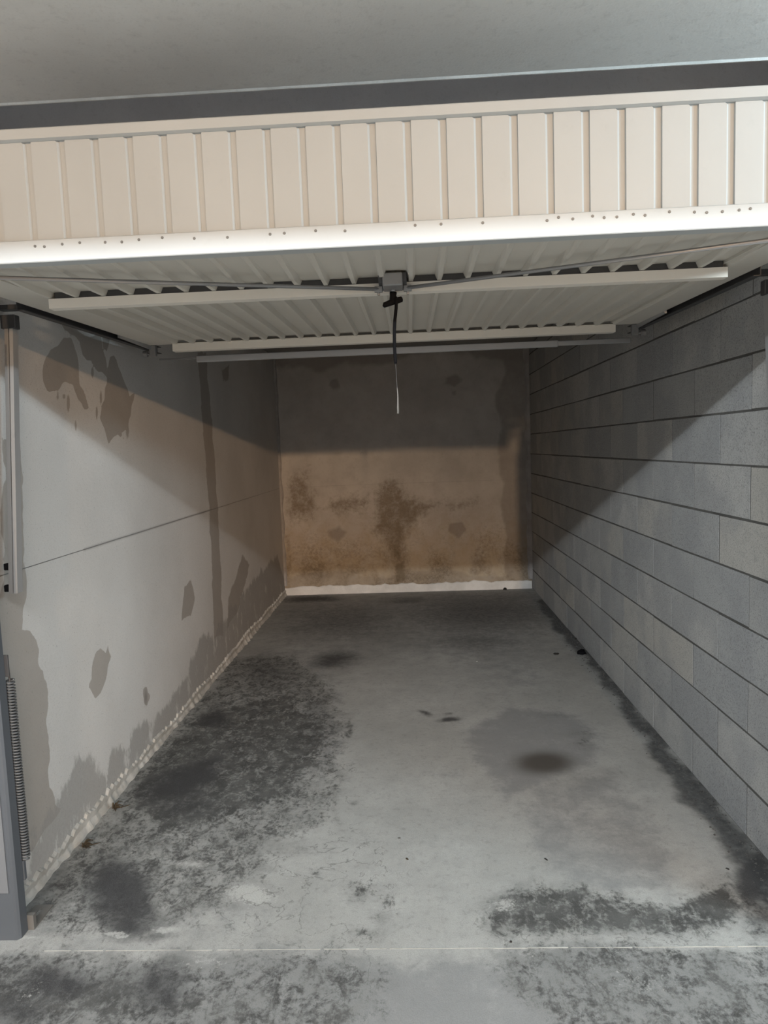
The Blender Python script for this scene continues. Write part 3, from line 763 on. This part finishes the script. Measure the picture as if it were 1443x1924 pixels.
# ------------------------------------------------------------------ pull cord tied to the handle
cord = empty('pull_cord', (-.030, 2.085, 1.95), 'black pull cord with frayed white end hanging from the door handle', 'cord')
Y = 2.083
bm = BM(); tube(bm, [(-.0285, Y, 1.958), (-.0275, Y - .009, 1.953), (-.0285, Y - .010, 1.944), (-.0300, Y - .006, 1.925), (-.0345, Y - .003, 1.895), (-.0375, Y, 1.862), (-.0385, Y, 1.83), (-.0385, Y, 1.80), (-.0375, Y, 1.775), (-.0372, Y, 1.766)], [.004]+[.0049]*8+[.004], 8)
obj('cord_sleeve', bm, M['rubber'], cord, True)
bm = BM(); tube(bm, [(-.0372, Y, 1.768), (-.0362, Y, 1.74), (-.0358, Y, 1.715), (-.0352, Y, 1.69)], .0007, 5)
obj('cord_core', bm, M['cord_core'], cord)
bm = BM()
for k in range(9):
    a = k*.7; rr = .0012
    tube(bm, [(-.0352 + rr*.3*math.cos(a), Y + rr*.3*math.sin(a), 1.695), (-.0340 + rr*math.cos(a), Y + rr*math.sin(a), 1.672), (-.0346 + rr*1.3*math.cos(a+.5), Y + rr*math.sin(a), 1.648), (-.0352 + rr*2*math.cos(a), Y + rr*2*math.sin(a), 1.625 + .008*math.sin(k*2.1))], .0006, 4)
obj('frayed_end', bm, M['thread'], cord)

# ------------------------------------------------------------------ debris on the floor
def lump(name, x, y, sx, sy_, sz, mat, label, cat, seed, rot=0.0, z=0.0):
    bm = BM(); bmesh.ops.create_icosphere(bm, subdivisions=2, radius=1.0)
    for v in bm.verts:
        q = mnoise.noise(v.co*1.7 + Vector((seed*3.1, 0, 0)))*.45 + mnoise.noise(v.co*4.0 + Vector((0, seed, 0)))*.22
        v.co *= (1 + q); v.co.x *= sx; v.co.y *= sy_; v.co.z = max(v.co.z, -.35)*sz
    zmin = min(v.co.z for v in bm.verts)
    me_o = obj(name, bm, mat, None, True)
    me_o.location = (x, y, z - zmin); me_o.rotation_euler = (0, 0, rot)
    return tag(me_o, label, cat)
def at(px, py): return on_floor(px, py)
p = at(1093, 1228); lump('dirt_clump', p[0], p[1], .034, .030, .020, M['rubber'], 'large black clump of dirt lying beside the foot of the block wall', 'debris', 2, .4)
p = at(1045, 1229); lump('dirt_clump', p[0], p[1], .020, .020, .007, M['dirt'], 'small dark crumb left of the large black clump near the block wall', 'debris', 3)
p = at(1082, 1201); lump('dirt_clump', p[0], p[1], .010, .013, .008, M['dirt'], 'tiny dark crumb behind the large black clump at the block wall', 'debris', 4)
p = at(948, 1106); lump('dirt_clump', p[0], YB - .035, .018, .012, .016, M['dirt'], 'dark crumb against the white strip at the foot of the back wall', 'debris', 5)
p = at(765, 1614); lump('leaf_fragment', p[0], p[1], .004, .008, .002, M['leaf'], 'tiny brown leaf fragment in the pale middle of the floor, nearer of two', 'debris', 6, .6)
p = at(750, 1575); lump('leaf_fragment', p[0], p[1], .006, .005, .002, M['soil'], 'tiny grey fragment in the pale middle of the floor, farther of two', 'debris', 7)
p = at(1026, 1615); lump('leaf_fragment', p[0], p[1], .003, .008, .003, M['dirt'], 'tiny black fragment on the grey patch right of the floor middle', 'debris', 8, .5)
p = at(1367, 1633); lump('leaf_fragment', p[0], p[1], .003, .006, .003, M['dirt'], 'tiny black fragment on pale floor before the block wall', 'debris', 9, .8)
p = at(960, 1770); lump('leaf_fragment', p[0], p[1], .004, .004, .003, M['dirt'], 'tiny black fragment beside the pale floor joint', 'debris', 10)
p = at(896, 1243); lump('paper_scrap', p[0], p[1], .006, .006, .002, M['plinth'], 'tiny white scrap on the far floor', 'debris', 11)
# dried tufts caught on the left fillet
def tuft(px, py, label, seed):
    p = on_floor(px, py); rnd = random.Random(seed); x = XL + .045; bm = BM()
    for k in range(9):
        a = rnd.uniform(0, 6.28); l = rnd.uniform(.02, .045); h_ = rnd.uniform(.004, .035)
        tube(bm, [(x, p[1], .002), (x + abs(math.cos(a))*l*.5, p[1] + math.sin(a)*l*.5, h_), (x + abs(math.cos(a))*l*.9, p[1] + math.sin(a)*l, h_*.5 + .002)], [.004, .003, .001], 5)
    tube(bm, [(x, p[1], .003), (x + .03, p[1] + .01, .003), (x + .06, p[1] + .03, .002)], [.003, .0025, .001], 5)
    tag(obj('dried_tuft', bm, M['leaf']), label, 'debris')
tuft(190, 1520, 'dark dried tuft at the left wall foot, the farther one', 1)
tuft(122, 1592, 'brown dried tuft at the left wall foot, the nearer one', 2)
# loose grit along the block wall
bm = BM(); rnd = random.Random(5)
for k in range(900):
    y = rnd.uniform(2.05, 6.4); x = XR - .006 - abs(rnd.gauss(0, .045)); s_ = rnd.uniform(.0015, .006)*(1.5 if rnd.random() < .07 else 1)
    if x < 1.02: continue
    a = rnd.uniform(0, 6.28)
    vs = [bm.verts.new((x + s_*math.cos(a + t)*rnd.uniform(.7, 1.3), y + s_*1.3*math.sin(a + t), 0)) for t in (0, 1.57, 3.14, 4.71)]
    tp = bm.verts.new((x + s_*.2, y, s_*.9))
    for k2 in range(4): bm.faces.new((vs[k2], vs[(k2+1) % 4], tp))
tag(obj('grit', bm, M['soil']), 'loose dark grit and dirt along the foot of the block wall', 'grit', None, 'stuff')
